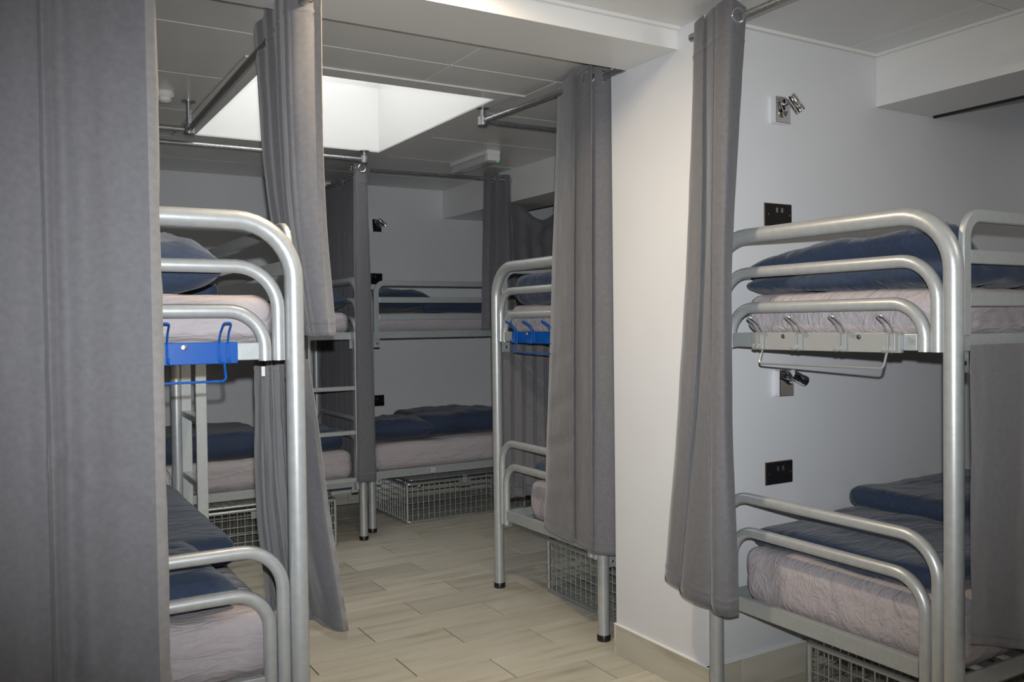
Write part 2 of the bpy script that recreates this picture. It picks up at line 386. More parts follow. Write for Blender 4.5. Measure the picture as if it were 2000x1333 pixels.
# ------------------------------------------------------------------ bunk beds
W, LEN = .95, 1.95
RP, RH = .0275, .0195
def hoop(zt, off, zb, r, rad, v, seg=14):
    p = arc_path([(off, v, zb), (off, v, zt), (W-off, v, zt), (W-off, v, zb)], rad, 9)
    return MB().tube(p, r, seg)
MESH = {}
def shared(key, fn):
    if key not in MESH: MESH[key] = fn()
    return MESH[key]
def bed(name_label, loc, rz, guard_u, coat=None, cs=0.0, ladder=None, number=None, front_bracket=None):
    e = empty('bunk_bed', loc, rz, name_label, 'bunk bed', 'silver tubular bunk beds')
    for v in (0, LEN):
        o = link('end_frame', shared('ef', lambda: hoop(1.7485, 0, .012, RP, .165, 0, 18).mesh('end_frame', 'steel', True)), e); o.location = (0, v, 0)
        for key, zt, off, zb, rad in (('h2', 1.6177, .0475, 1.349, .12), ('h3', 1.4918, .0875, 1.349, .105), ('g1', .8055, .0475, .362, .12), ('g2', .6837, .0875, .362, .105)):
            o = link('end_hoop', shared(key, lambda: hoop(zt, off, zb, RH, rad, 0).mesh('end_hoop', 'steel', True)), e); o.location = (0, v, 0)
        for u in (0, W):
            o = link('foot_cap', shared('cap', lambda: MB().lathe([(.024, 0), (.031, .002), (.031, .024), (.0285, .028)], seg=18).mesh('foot_cap', 'blackcap', True)), e); o.location = (u, v, 0)
        for z0, z1 in ((1.352, 1.402), (.388, .442)):
            MB().box(.105, W-.105, v-.013, v+.013, z0, z1, .003).build('end_rail', 'steel2', e)
            s = 1 if v == 0 else -1
            for u in (0, W):
                su = 1 if u == 0 else -1
                uu = u+su*.006
                o = MB().box(uu-.0025, uu+.0025, min(v+s*.032, v+s*.078), max(v+s*.032, v+s*.078), z0-.062, z0+.012, .001).build('bracket', 'steel2', e)
                MB().lathe([(.007, -.006), (.007, .006)], (uu, v+s*.055, z0-.035), 10, 'x').build('bolt', 'zinc', o, True)
    for z0, z1 in ((1.352, 1.400), (.366, .420)):
        for u in (0, W):
            su = 1 if u == 0 else -1
            MB().box(u-.004, u+.004, .03, LEN-.03, z0, z1, .001).box(min(u, u+su*.035), max(u, u+su*.035), .03, LEN-.03, z0, z0+.006, .001).build('side_rail', 'steel2', e)
        zt = z0+.012
        sm = shared('slat', lambda: MB().box(.006, W-.006, -.03, .03, 0, .018, .002).mesh('slat', 'steel2'))
        for k in range(13):
            o = link('slat', sm, e); o.location = (0, .09+k*(LEN-.18)/12, zt)
    for u in guard_u:
        gp = arc_path([(u, .052, 1.398), (u, .052, 1.740), (u, LEN-.052, 1.740), (u, LEN-.052, 1.398)], .065, 7)
        g = MB()
        g.sweep(gp, rect(.010, .019, .004), upv=(1, 0, 0)).build('guard_rail', 'steel2', e, True, 30)
        for z in (1.622, 1.500):
            MB().box(u-.008, u+.008, .07, LEN-.07, z-.020, z+.020, .003).build('guard_bar', 'steel2', e)
        for z in (1.61, 1.455):
            for v0 in (.022, LEN-.036):
                MB().lathe([(.006, 0), (.006, .014)], (u, v0, z), 10, 'y').build('bolt', 'zinc', e, True)
    if coat:
        mt = coat
        c = MB().box(.215+cs, .802+cs, -.030, -.013, 1.345, 1.405, .002).build('coat_rail', mt, e)
        for hu in (.262+cs, .430+cs, .603+cs, .775+cs-abs(cs)*.6):
            h = MB()
            for d in (-.0125, .0125):
                pass
            pth = []
            # twin-wire hook: up prong, down the plate, small curl at foot
            a = [(hu-.012, -.056, 1.365), (hu-.012, -.060, 1.348), (hu-.012, -.036, 1.346), (hu-.012, -.034, 1.405), (hu-.011, -.056, 1.434), (hu-.010, -.092, 1.458),
                 (hu+.010, -.092, 1.458), (hu+.011, -.056, 1.434), (hu+.012, -.034, 1.405), (hu+.012, -.036, 1.346), (hu+.012, -.060, 1.348), (hu+.012, -.056, 1.365)]
            h.tube(arc_path(a, [.006, .010, .018, .018, .0095, .0095, .018, .018, .010, .006], 4), .0030, 8)
            h.build('hook', mt if mt != 'hookgrey' else 'wire', c, True)
        a = [(.274+cs, -.036, 1.350), (.274+cs, -.055, 1.298), (.763+cs, -.055, 1.298), (.763+cs, -.036, 1.350)]
        MB().tube(arc_path(a, .012, 5), .0036, 8).build('hanging_bar', mt if mt != 'hookgrey' else 'wire', c, True)
        for su in (.36+cs, .66+cs):
            MB().lathe([(.009, 0), (.008, -.002), (.004, -.003)], (su, -.030, 1.392), 14, 'y').build('screw', 'zinc', c, True)
    if ladder:
        u, va, vb, zt = ladder
        su = -1 if u < .1 else 1
        uo = u + su*.040
        la = MB()
        ld = MB().box(uo-.024, uo+.024, va-.009, va+.009, .355, 1.40, .003).build('ladder', 'steel2', e)
        MB().box(uo-.024, uo+.024, vb-.009, vb+.009, .355, 1.40, .003).build('stile', 'steel2', ld)
        for z in (1.03, .735, .42):
            MB().box(uo-.023, uo+.023, va+.009, vb-.009, z-.013, z+.013, .003).build('rung', 'steel2', ld)
        for v in (va, vb):
            MB().box(min(u, uo+su*.009), max(u, uo+su*.009), v-.016, v+.016, 1.398, 1.404, .001).build('ladder_hook', 'steel2', ld)
    if number:
        u, v = number
        pl = MB().box(W-.001+.004, W+.006, v-.022, v+.022, .380, .404, .0005).build('number_plate', 'steel2', e)
        cu = bpy.data.curves.new('number_text', 'FONT'); cu.body = '23'; cu.size = .040; cu.align_x = 'CENTER'; cu.align_y = 'CENTER'; cu.extrude = .0006
        to = bpy.data.objects.new('number_text', cu); COL.objects.link(to)
        bpy.context.view_layer.update()
        me = bpy.data.meshes.new_from_object(to.evaluated_get(bpy.context.evaluated_depsgraph_get()))
        bpy.data.objects.remove(to)
        me.materials.clear(); me.materials.append(M['label'])
        t = link('number', me, pl)
        t.matrix_local = Matrix.Translation((W+.0068, v, .392)) @ Matrix.Rotation(PI/2, 4, 'Z') @ Matrix.Rotation(PI/2, 4, 'X')
        t['label'] = 'white number 23'
    return e
R90 = PI/2
RB = bed('silver bunk bed with a grey coat hook rail, against the wall with two sockets', (2.3258, 2.4255, 0), -R90, (W,), 'hookgrey')
MBD = bed('silver bunk bed with a blue coat hook rail, standing behind the white pier', (2.3561, 4.1291, 0), -R90, (0,), 'blue')
LB = bed('silver bunk bed with a blue coat hook rail, behind the broad full-length curtain', (.7544-W, 2.5115, 0), 0, (W,), 'blue', -.022, (W, 4.085-2.5115, 4.44-2.5115, 0))
B23 = bed('silver bunk bed numbered 23 along the back wall', (2.244, 6.663, 0), -R90, (W,), None, 0, None, (W, 2.713-2.244))
L2B = bed('silver bunk bed along the back wall with a ladder beside the dark dividing curtain', (2.114, 5.541, 0), R90, (), None, 0, (0, 2.114-2.055, 2.114-1.74, 0))

# ------------------------------------------------------------------ soft goods
def rbox(sx, sy, sz, r, n, amp=0.0, fs=3.0, seed=0, shape=None):
    """rounded soft box centred in x,y with bottom at z=0; n subdivisions; noise displaced"""
    V = {}; verts = []; faces = []
    hx, hy, hz = sx/2, sy/2, sz/2
    nx, ny, nz = n
    def vid(i, j, k):
        key = (i, j, k)
        if key not in V:
            q = Vector((-hx+sx*i/nx, -hy+sy*j/ny, -hz+sz*k/nz))
            c = Vector((max(-hx+r, min(hx-r, q.x)), max(-hy+r, min(hy-r, q.y)), max(-hz+min(r, hz*.98), min(hz-min(r, hz*.98), q.z))))
            d = q-c
            rr = Vector((r, r, min(r, hz*.98)))
            if d.length > 1e-6:
                dn = Vector((d.x/rr.x, d.y/rr.y, d.z/rr.z)); mx = max(abs(dn.x), abs(dn.y), abs(dn.z))
                dn = dn.normalized()*mx
                q = c+Vector((dn.x*rr.x, dn.y*rr.y, dn.z*rr.z))
            nrm = Vector((q.x/hx, q.y/hy, q.z/hz)).normalized()
            if amp:
                s = q*fs+Vector((seed*7.3, seed*3.1, seed*1.7))
                dsp = noise.noise(s)*amp + noise.noise(s*2.7)*amp*.45
                if q.z < -hz*.8: dsp = min(dsp, 0)*.2
                q = q+nrm*dsp
            if shape: q = shape(q, hx, hy, hz)
            V[key] = len(verts); verts.append((q.x, q.y, q.z+hz))
        return V[key]
    for i in range(nx):
        for j in range(ny):
            faces.append((vid(i,j,0), vid(i,j+1,0), vid(i+1,j+1,0), vid(i+1,j,0)))
            faces.append((vid(i,j,nz), vid(i+1,j,nz), vid(i+1,j+1,nz), vid(i,j+1,nz)))
    for i in range(nx):
        for k in range(nz):
            faces.append((vid(i,0,k), vid(i+1,0,k), vid(i+1,0,k+1), vid(i,0,k+1)))
            faces.append((vid(i,ny,k), vid(i,ny,k+1), vid(i+1,ny,k+1), vid(i+1,ny,k)))
    for j in range(ny):
        for k in range(nz):
            faces.append((vid(0,j,k), vid(0,j,k+1), vid(0,j+1,k+1), vid(0,j+1,k)))
            faces.append((vid(nx,j,k), vid(nx,j+1,k), vid(nx,j+1,k+1), vid(nx,j,k+1)))
    mb = MB(); mb.add(verts, faces); return mb
def soft(name, mat, cx, cy, z, sx, sy, sz, r, amp, fs, seed, label, cat, group=None, rz=0, n=None, tilt=None, shape=None):
    n = n or (max(12, int(sx/.03)), max(12, int(sy/.03)), max(6, int(sz/.02)))
    mb = rbox(sx, sy, sz, r, n, amp, fs, seed, shape)
    o = mb.build(name, mat, None, True, 80)
    o.location = (cx, cy, z); o.rotation_euler = (tilt[0] if tilt else 0, tilt[1] if tilt else 0, rz)
    return tag(o, label, cat, group)
def pillow(cx, cy, z, sx, sy, sz, seed, label, rz=0, tilt=(0, 0), group=None):
    def shp(q, hx, hy, hz):
        s, t = q.x/hx, q.y/hy
        f = (max(0, 1-abs(s)**2.6)*max(0, 1-abs(t)**2.6))**.42
        pin = 1+.05*(s*s*t*t)-.03*(1-s*s)*0
        z_ = q.z*(.10+.90*f)
        x = q.x*(1-.05*(1-t*t)*abs(s)**3)*pin; y = q.y*(1-.05*(1-s*s)*abs(t)**3)*pin
        wv = noise.noise(Vector((s*2.2+seed, t*2.2, seed*.3)))*.016*f + abs(noise.noise(Vector((s*4+seed, t*4, 1.3+seed))))*-.014*(1 if q.z > 0 else 0)
        return Vector((x, y, z_+wv-hz*.0))
    return soft('pillow', 'navy', cx, cy, z, sx, sy, sz, min(sx, sy)*.12, 0, 1, seed, label, 'pillow', group, rz, (36, 28, 8), tilt, shp)
ZU, ZLO = 1.382, .397         # slat tops
GM = 'mattresses in pale lilac sheets'
def sag(q, hx, hy, hz):
    # gathered lower edge: sheet tucked under
    if q.z < -hz*.4:
        k = (-q.z/hz-.4)/.6
        q = Vector((q.x*(1-.012*k), q.y*(1-.03*k), q.z))
    k = (q.x+q.y)*.7; l = (q.x-q.y)*.7
    side = 1-min(1, abs(q.z)/hz)*.4
    g = .0045*abs(noise.noise(Vector((k*9+q.z*10, l*9-q.z*10, q.z*2.5+hx))))+.0035*noise.noise(Vector((q.x*22+q.z*14, q.y*22+q.z*14, q.z*6)))
    if q.z < hz*.2: g += .005*noise.noise(Vector((q.x*38, q.y*38, q.z*5)))*min(1, (hz*.2-q.z)/hz)
    return Vector((q.x+g*side*(q.x/hx), q.y+g*side*(q.y/hy), q.z+.004*noise.noise(Vector((q.x*7, q.y*7, 3)))))
def matt(cx, cy, z, sx, sy, sz, seed, label):
    return soft('mattress', 'sheet', cx, cy, z, sx, sy, sz, .055, .006, 4, seed, label, 'mattress', GM, shape=sag, n=(max(20, int(sx/.013)), max(20, int(sy/.013)), 14))
# right bed (x along length)
matt(2.3258+.985, 1.930, ZU, 1.89, .78, .158, 1, 'pale lilac mattress on the upper bunk with the grey coat hook rail')
matt(2.3258+.985, 1.915, ZLO, 1.89, .845, .215, 2, 'pale lilac mattress on the lower bunk under the two sockets, beside the skirting')
# middle bed
matt(2.3561+.985, 3.665, ZU, 1.89, .81, .158, 3, 'pale lilac mattress on the upper bunk behind the white pier, above a blue hook rail')
matt(2.3561+1.01, 3.57, ZLO, 1.87, .76, .215, 4, 'pale lilac mattress on the lower bunk behind the white pier')
# left bed (y along length)
matt(.312, 2.5115+.985, ZU, .80, 1.89, .158, 5, 'pale lilac mattress on the upper bunk behind the broad curtain')
matt(.300, 2.5115+.985, ZLO, .82, 1.89, .215, 6, 'pale lilac mattress on the lower bunk behind the broad curtain')
# 23 and L2
matt(2.244+.985, 6.185, ZU, 1.87, .82, .150, 7, 'pale lilac mattress on the upper bunk of bed 23')
matt(2.244+.985, 6.165, ZLO, 1.87, .86, .205, 8, 'pale lilac mattress on the lower bunk of bed 23')
matt(2.114-.985, 6.015, ZU, 1.87, .82, .150, 9, 'pale lilac mattress on the upper bunk with the end ladder at the back')
matt(2.114-.985, 6.005, ZLO, 1.87, .84, .205, 10, 'pale lilac mattress on the lower bunk with the end ladder at the back')

# bedding: duvets and pillows
def fold_shape(k=0.0, lip=.0):
    def f(q, hx, hy, hz):
        s, t = q.x/hx, q.y/hy
        z = q.z
        if z > 0: z *= 1-k*max(0, t)**1.5-.25*abs(s)**4
        return Vector((q.x+.012*math.sin(t*5+1), q.y+.012*math.sin(s*6), z))
    return f
# right upper: thick folded duvet, highest near the aisle side
def ru(q, hx, hy, hz):
    s, t = q.x/hx, q.y/hy
    z = q.z
    top = (z+hz)/(2*hz)
    prof = 1-.42*max(0, (t+.15)/1.15)**1.5-.50*(lambda k: k*k*(3-2*k))(min(1, max(0, (s+.80)/.55)))
    crease = -.018*math.exp(-((top-.48)/.12)**2)
    return Vector((q.x+(-crease*3 if s < -.8 else 0), q.y, -hz+(z+hz)*prof + .006*math.sin(9*s+4*t)))
soft('duvet', 'navy', 2.73, 1.965, ZU+.162, .62, .86, .185, .07, .014, 5, 21, 'thick folded navy duvet on the upper bunk with the grey hook rail', 'duvet', shape=ru)
def rl(q, hx, hy, hz):
    s, t = q.x/hx, q.y/hy
    return Vector((q.x, q.y, q.z*(1-.1*abs(t))+.010*math.sin(3*s+2)+.006*math.sin(5*t)))
soft('duvet', 'navy', 3.10, 1.965, ZLO+.219, 1.38, .74, .075, .035, .012, 4, 22, 'flat navy duvet spread on the lower bunk beside the skirting', 'duvet', shape=rl)
soft('duvet', 'navy', 3.36, 2.12, ZLO+.288, .80, .44, .085, .042, .016, 4, 23, 'bunched navy duvet at the wall side of the lower bunk under the black socket', 'duvet')
# middle
soft('duvet', 'navy', 2.80, 3.675, ZU+.162, .76, .83, .165, .07, .014, 5, 24, 'folded navy duvet on the upper bunk behind the white pier', 'duvet')
soft('duvet', 'navy', 2.88, 3.60, ZLO+.219, .80, .78, .085, .04, .012, 4, 25, 'navy duvet on the lower bunk behind the white pier', 'duvet')
# left
pillow(.335, 2.80, ZU+.162, .48, .40, .19, 1, 'plump navy pillow on the upper bunk behind the broad curtain', tilt=(.10, 0))
soft('duvet', 'navy', .36, 3.42, ZU+.162, .62, .60, .055, .027, .012, 5, 26, 'flat navy duvet beyond the pillow on the upper bunk behind the broad curtain', 'duvet')
pillow(.29, 2.825, ZLO+.212, .60, .46, .15, 2, 'navy pillow on the lower bunk behind the broad curtain', rz=.10, tilt=(.10, .0))
soft('duvet', 'navy', .36, 3.72, ZLO+.219, .70, 1.30, .10, .04, .010, 3, 27, 'flat dark navy duvet beyond the pillow on the lower bunk behind the broad curtain', 'duvet')
# 23
pillow(2.52, 6.07, ZU+.155, .50, .60, .18, 3, 'navy pillow on the upper bunk of bed 23')
soft('duvet', 'navy', 3.02, 6.10, ZU+.155, .62, .62, .08, .04, .014, 5, 28, 'folded navy duvet on the upper bunk of bed 23', 'duvet')
pillow(2.53, 5.98, ZLO+.208, .48, .44, .17, 4, 'navy pillow on the lower bunk of bed 23', rz=-.1)
soft('duvet', 'navy', 3.10, 6.16, ZLO+.208, .82, .56, .17, .085, .028, 4, 29, 'rumpled navy duvet on the lower bunk of bed 23', 'duvet')
# L2
pillow(1.86, 5.90, ZU+.155, .40, .56, .15, 5, 'navy pillow on the upper bunk with the end ladder')
soft('duvet', 'navy', 1.10, 6.0, ZU+.155, .9, .62, .06, .03, .014, 4, 33, 'flat navy duvet on the upper bunk with the end ladder', 'duvet')
soft('duvet', 'navy', 1.80, 6.00, ZLO+.208, .46, .74, .14, .07, .02, 4, 30, 'folded navy duvet at the ladder end of the lower bunk at the back', 'duvet')
soft('duvet', 'navy', 1.12, 5.99, ZLO+.208, .86, .76, .17, .085, .018, 3, 31, 'thick navy duvet in the middle of the lower bunk with the end ladder', 'duvet')

# ------------------------------------------------------------------ curtains
def crom(P, n):
    """Catmull-Rom resample to n points"""
    out = []; k = len(P)-1
    for i in range(n):
        t = i/(n-1)*k; a = min(int(t), k-1); f = t-a
        p0 = P[max(a-1, 0)]; p1 = P[a]; p2 = P[a+1]; p3 = P[min(a+2, k)]
        out.append(tuple(.5*((2*p1[d])+(-p0[d]+p2[d])*f+(2*p0[d]-5*p1[d]+4*p2[d]-p3[d])*f*f+(-p0[d]+3*p1[d]-3*p2[d]+p3[d])*f**3) for d in range(len(p1))))
    return out
def curtain(label, rows, cat='curtain', nu=140, nv=64, wrinkle=.004, seed=0, header=.12, hem=.05, eyelets=None, droop=None, th=.0025, group=None, band=None, wfun=None):
    """rows: [(z or list of z, plan points), ...] from top to hem; lofted smoothly"""
    RW = [crom([(*p, z[i] if isinstance(z, (list, tuple)) else z) for i, p in enumerate(pts)], nu) for z, pts in rows]
    zz = [max(p[2] for p in r) for r in RW]; H = zz[0]-min(p[2] for p in RW[-1])
    fr = [(zz[0]-(sum(p[2] for p in r)/nu))/(zz[0]-(sum(p[2] for p in RW[-1])/nu)) for r in RW]; fr[0] = 0; fr[-1] = 1
    vsx = [0, .004/H, (header-.006)/H, header/H, (header+.006)/H] + [i/nv for i in range(1, nv)] + [1-(hem+.005)/H, 1-hem/H, 1-(hem-.005)/H, 1]
    vsx = sorted(set(v for v in vsx if 0 <= v <= 1))
    nr = len(RW)
    def tang(k, i, d):
        a, b = max(k-1, 0), min(k+1, nr-1)
        return (RW[b][i][d]-RW[a][i][d])/(fr[b]-fr[a])
    verts = []; faces = []
    for f in vsx:
        k = 0
        while k < nr-2 and f > fr[k+1]: k += 1
        h = fr[k+1]-fr[k]; t = (f-fr[k])/h
        base = []
        for i in range(nu):
            q = [0, 0, 0]
            for d in range(3):
                p0, p1 = RW[k][i][d], RW[k+1][i][d]
                m0, m1 = tang(k, i, d)*h, tang(k+1, i, d)*h
                q[d] = p0*(2*t**3-3*t*t+1)+m0*(t**3-2*t*t+t)+p1*(-2*t**3+3*t*t)+m1*(t**3-t*t)
            base.append(Vector(q))
        for i in range(nu):
            q = base[i].copy()
            tg = base[min(nu-1, i+1)]-base[max(0, i-1)]; l = math.hypot(tg.x, tg.y) or 1
            nx, ny = -tg.y/l, tg.x/l
            s = Vector((q.x*6, q.y*6, q.z*2.2+seed*5.1))
            wv = noise.noise(s*1.3+Vector((3, 1, seed)))
            d = wrinkle*(noise.noise(s)*1.6+noise.noise(s*2.9)*.8)*min(1, f*4+.2)
            s2 = Vector((q.x*9, q.y*9, q.z*14+seed)); d += wrinkle*.55*max(0, noise.noise(s2))*max(0, wv)*3
            if wfun: d += wfun(i/(nu-1), f)
            if abs(f-header/H) < 1e-5 or abs(f-(1-hem/H)) < 1e-5: d -= .0025
            q.x += nx*d; q.y += ny*d
            if droop: q = droop(q, i/(nu-1), f)
            verts.append(q)
    for r in range(len(vsx)-1):
        for i in range(nu-1):
            k = r*nu+i; faces.append((k, k+1, k+nu+1, k+nu))
    me = bpy.data.meshes.new('curtain'); me.from_pydata([v[:] for v in verts], [], faces); me.materials.append(M['curtain']); me.materials.append(M['hem'])
    me.polygons.foreach_set('use_smooth', [True]*len(faces))
    if band:
        me.polygons.foreach_set('material_index', [1 if band[0] <= (j % (nu-1))/(nu-2) <= band[1] else 0 for j in range(len(faces))])
    me.update()
    o = link('curtain', me); tag(o, label, cat, group)
    md = o.modifiers.new('thickness', 'SOLIDIFY'); md.thickness = th; md.offset = 0
    if eyelets:
        for (px, py, pz, rz) in eyelets:
            t = MB().tube([(0, .024*math.cos(a), .024*math.sin(a)) for a in [2*PI*k/24 for k in range(24)]], .0048, 8, closed=True).build('eyelet', 'chrome', o, True)
            t.location = (px, py, pz); t.rotation_euler = (0, 0, rz)
    return o
def zig(x0, y0, x1, y1, n, amp, ph=0):
    """pleats along a line"""
    d = Vector((x1-x0, y1-y0)); l = d.length; d /= l; nn = Vector((-d.y, d.x)); out = []
    for i in range(n+1):
        p = Vector((x0, y0))+d*l*i/n; a = amp*(1 if (i+ph) % 2 else -1)*random.uniform(.6, 1.1)
        out.append((p.x+nn.x*a, p.y+nn.y*a))
    return out
# broad foreground curtain at the foot of the left bed
t1 = [(.354, 2.350), (.357, 2.325), (.356, 2.302), (.335, 2.299), (.305, 2.305), (.25, 2.314), (.19, 2.300), (.15, 2.310), (.125, 2.300), (.108, 2.293), (.098, 2.304), (.06, 2.300), (.0, 2.309), (-.06, 2.315), (-.14, 2.300), (-.20, 2.315), (-.28, 2.300)]
b1 = [(.357, 2.350), (.360, 2.325), (.360, 2.300), (.340, 2.296), (.305, 2.305), (.25, 2.312), (.19, 2.294), (.15, 2.312), (.130, 2.300), (.112, 2.286), (.098, 2.306), (.06, 2.294), (.0, 2.306), (-.06, 2.315), (-.14, 2.295), (-.20, 2.31), (-.28, 2.295)]
def w1(s_, f):
    d = 0
    for c, sl, a_ in ((.54, .10, .006), (.60, -.16, .005), (.745, .35, .008), (.79, -.2, .006), (.47, .03, .004), (.41, .05, .0035), (.86, .25, .007)):
        d += a_*math.exp(-((f-c-sl*(s_-.3))/.012)**2)*max(0, math.sin(s_*9+c*30))
    return d
curtain('broad full-length grey curtain hanging across the foot of a bunk', [(2.50, t1), (.10, b1)], nu=240, nv=130, wrinkle=.0030, seed=1, wfun=w1, band=(0, .19))
# short gathered curtain on the aisle side of the left bed
t2 = [(0.857, 3.3), (0.838, 3.2), (0.846, 3.12), (0.824, 3.02), (0.832, 2.95), (0.808, 2.85), (0.812, 2.80), (0.796, 2.71), (.812, 2.685), (0.845, 2.672), (0.875, 2.667), (0.884, 2.672), (0.899, 2.65)]
m2 = [(0.880, 3.2), (0.862, 3.12), (0.868, 3.06), (0.846, 2.98), (0.853, 2.92), (0.828, 2.85), (0.832, 2.81), (0.812, 2.71), (.828, 2.688), (0.855, 2.675), (0.880, 2.668), (0.888, 2.673), (0.903, 2.655)]
b2 = [(0.934, 3.05), (0.920, 2.98), (0.924, 2.95), (0.905, 2.9), (0.908, 2.87), (0.885, 2.81), (0.888, 2.79), (0.866, 2.71), (.878, 2.69), (0.892, 2.675), (0.908, 2.668), (0.916, 2.673), (0.932, 2.66)]
sc_ = curtain('short grey curtain with a chrome eyelet beside the upper bunk of the blue-hook bed', [(2.545, t2), (1.85, m2), (1.415, b2)], nu=220, seed=2, header=.115, hem=.03,
        eyelets=[(.860, 2.664, 2.478, -1.30)], band=(.86, 1), wrinkle=.002)
MB().box(-.004, .004, -.001, .001, -.036, .0, .0003).build('white_tag', 'label', sc_).location = (.812, 2.74, 1.75)
# lower curtain of the left bed
t2b = [(0.792, 3.12), (0.790, 3.03), (0.812, 3.08), (0.798, 2.95), (0.826, 3.0), (0.807, 2.86), (0.83, 2.88), (0.816, 2.74), (0.815, 2.64), (0.814, 2.57)]
m2b = [(0.792, 3.14), (0.792, 3.05), (0.819, 3.1), (0.819, 2.98), (0.844, 3.02), (0.838, 2.9), (0.856, 2.88), (0.86, 2.76), (0.888, 2.7), (0.91, 2.68)]
b2b = [(0.828, 3.16), (0.826, 3.06), (0.858, 3.1), (0.865, 3.0), (0.889, 3.02), (0.894, 2.9), (0.913, 2.88), (0.929, 2.78), (0.953, 2.73), (0.98, 2.72)]
def w2(s_, f):
    return .010*math.sin(f*70)*max(0, (s_-.93)/.07)*max(0, f-.35)
lc = curtain('grey privacy curtain with white tag under the upper bunk, flaring into the aisle', [(1.345, t2b), (.85, m2b), (.445, b2b)], nu=200, nv=90, seed=3, header=.045, hem=.02, band=(.93, 1), wfun=w2)
MB().box(-.006, .006, -.0015, .0015, -.034, .0, .0003).build('white_tag', 'label', lc).location = (.790, 3.0, 1.31)
# curtain at the foot of the middle bed
t3 = [(2.318, 3.446), (2.29, 3.373), (2.24, 3.202), (2.31, 3.327), (2.28, 3.255), (2.235, 3.065), (2.3, 3.165), (2.265, 3.095), (2.315, 3.050), (2.36, 3.045)]
m3 = [(2.318, 3.535), (2.28, 3.442), (2.235, 3.224), (2.3, 3.343), (2.27, 3.271), (2.235, 3.085), (2.3, 3.193), (2.265, 3.115), (2.315, 3.055), (2.36, 3.05)]
b3 = [(2.312, 3.6), (2.27, 3.509), (2.23, 3.235), (2.3, 3.366), (2.27, 3.289), (2.235, 3.097), (2.3, 3.21), (2.25, 3.122), (2.315, 3.055), (2.34, 3.05)]
def w3(s_, f):
    d = 0
    for c, a_ in ((.70, .012), (.79, .016), (.87, .010), (.93, .012), (.60, .006), (.97, .008)):
        d += a_*math.exp(-((f-c+.25*(s_-.16))/.016)**2)*math.exp(-((s_-.16)/.07)**2)
    return d
curtain('full-length grey curtain gathered at the edge of the white pier', [(2.56, t3), (1.4, m3), ([.455, .45, .45, .445, .445, .44, .43, .425, .42, .42], b3)], nu=220, nv=110, seed=4,
        eyelets=[(2.245, 3.10, 2.515, 1.1), (2.292, 3.068, 2.515, .5)], wrinkle=.0022, wfun=w3)
# curtain at the foot of the right bed
t4 = [(2.25, 2.435), (2.22, 2.401), (2.205, 2.342), (2.25, 2.398), (2.225, 2.35), (2.2, 2.283), (2.25, 2.342), (2.2, 2.267), (2.2, 2.201), (2.27, 2.2)]
m4 = [(2.23, 2.482), (2.2, 2.435), (2.17, 2.34), (2.22, 2.404), (2.2, 2.353), (2.165, 2.277), (2.21, 2.333), (2.17, 2.272), (2.17, 2.22), (2.22, 2.231)]
b4 = [(2.17, 2.536), (2.14, 2.487), (2.13, 2.408), (2.19, 2.492), (2.12, 2.377), (2.13, 2.249), (2.2, 2.333), (2.12, 2.229), (2.14, 2.18), (2.18, 2.163)]
curtain('full-length grey curtain hanging in front of the wall with the chrome reading lamps', [([2.53, 2.535, 2.54, 2.54, 2.545, 2.55, 2.55, 2.555, 2.555, 2.535], t4), (1.5, m4), ([.475, .475, .47, .47, .45, .445, .455, .44, .43, .435], b4)], nu=220, seed=5,
        eyelets=[(2.228, 2.196, 2.498, 1.45)], wrinkle=.0025)
# privacy curtain below the upper right bunk
z5 = zig(2.318, 1.425, 3.6, 1.425, 12, .005); z5b = zig(2.305, 1.420, 3.6, 1.405, 12, .008)
curtain('grey privacy curtain under the upper bunk with the grey coat hook rail', [(1.372, z5), ([.545-.085*min(1, i/3) for i in range(13)], z5b)], nu=220, seed=6, header=.095, hem=.03)
# dividing curtain between the two back beds
t6 = [(2.065, 5.50), (2.052, 5.455), (2.06, 5.43), (2.10, 5.425), (2.130, 5.43), (2.14, 5.47), (2.17, 5.6)] + zig(2.181, 5.66, 2.181, 6.6, 18, .018)
b6 = [(2.055, 5.50), (2.045, 5.455), (2.055, 5.43), (2.11, 5.425), (2.160, 5.43), (2.17, 5.47), (2.178, 5.6)] + zig(2.180, 5.66, 2.180, 6.6, 18, .018)
curtain('dark grey curtain dividing the two bunks along the back wall', [(2.505, t6), (.41, b6)], nu=240, seed=7, wrinkle=.002,
        eyelets=[(2.048, 5.46, 2.475, .3), (2.095, 5.42, 2.475, 1.5), (2.17, 5.95, 2.475, .4)])
# curtain on bed 23's rail and its sagging neighbour under the soffit
t7 = [(3.095, 5.58), (3.13, 5.545), (3.16, 5.60), (3.20, 5.555), (3.24, 5.60), (3.28, 5.56), (3.325, 5.59)]
b7 = [(3.07, 5.60), (3.11, 5.555), (3.15, 5.61), (3.20, 5.57), (3.25, 5.61), (3.30, 5.57), (3.36, 5.60)]
curtain('dark grey curtain gathered on the ceiling rail of bed 23', [(2.545, t7), (1.40, b7)], nu=100, seed=8, eyelets=[(3.145, 5.555, 2.505, .9)])
def drp(q, s, f):
    q = q.copy(); c = math.exp(-((s-.42)/.24)**2)
    q.z -= (.115*c)*(1-f)**2.2
    q.y -= (.030*math.exp(-((f-.05)/.05)**2) - .025*math.exp(-((f-.20-.4*abs(s-.42))/.06)**2))*c
    return q
z7a = zig(3.34, 5.60, 3.95, 5.60, 10, .004); z7b = zig(3.36, 5.60, 3.95, 5.60, 10, .014)
curtain('dark grey curtain sagging below the far soffit', [(2.345, z7a), (1.40, z7b)], nu=160, nv=90, seed=9, header=.05, droop=drp, wrinkle=.003)
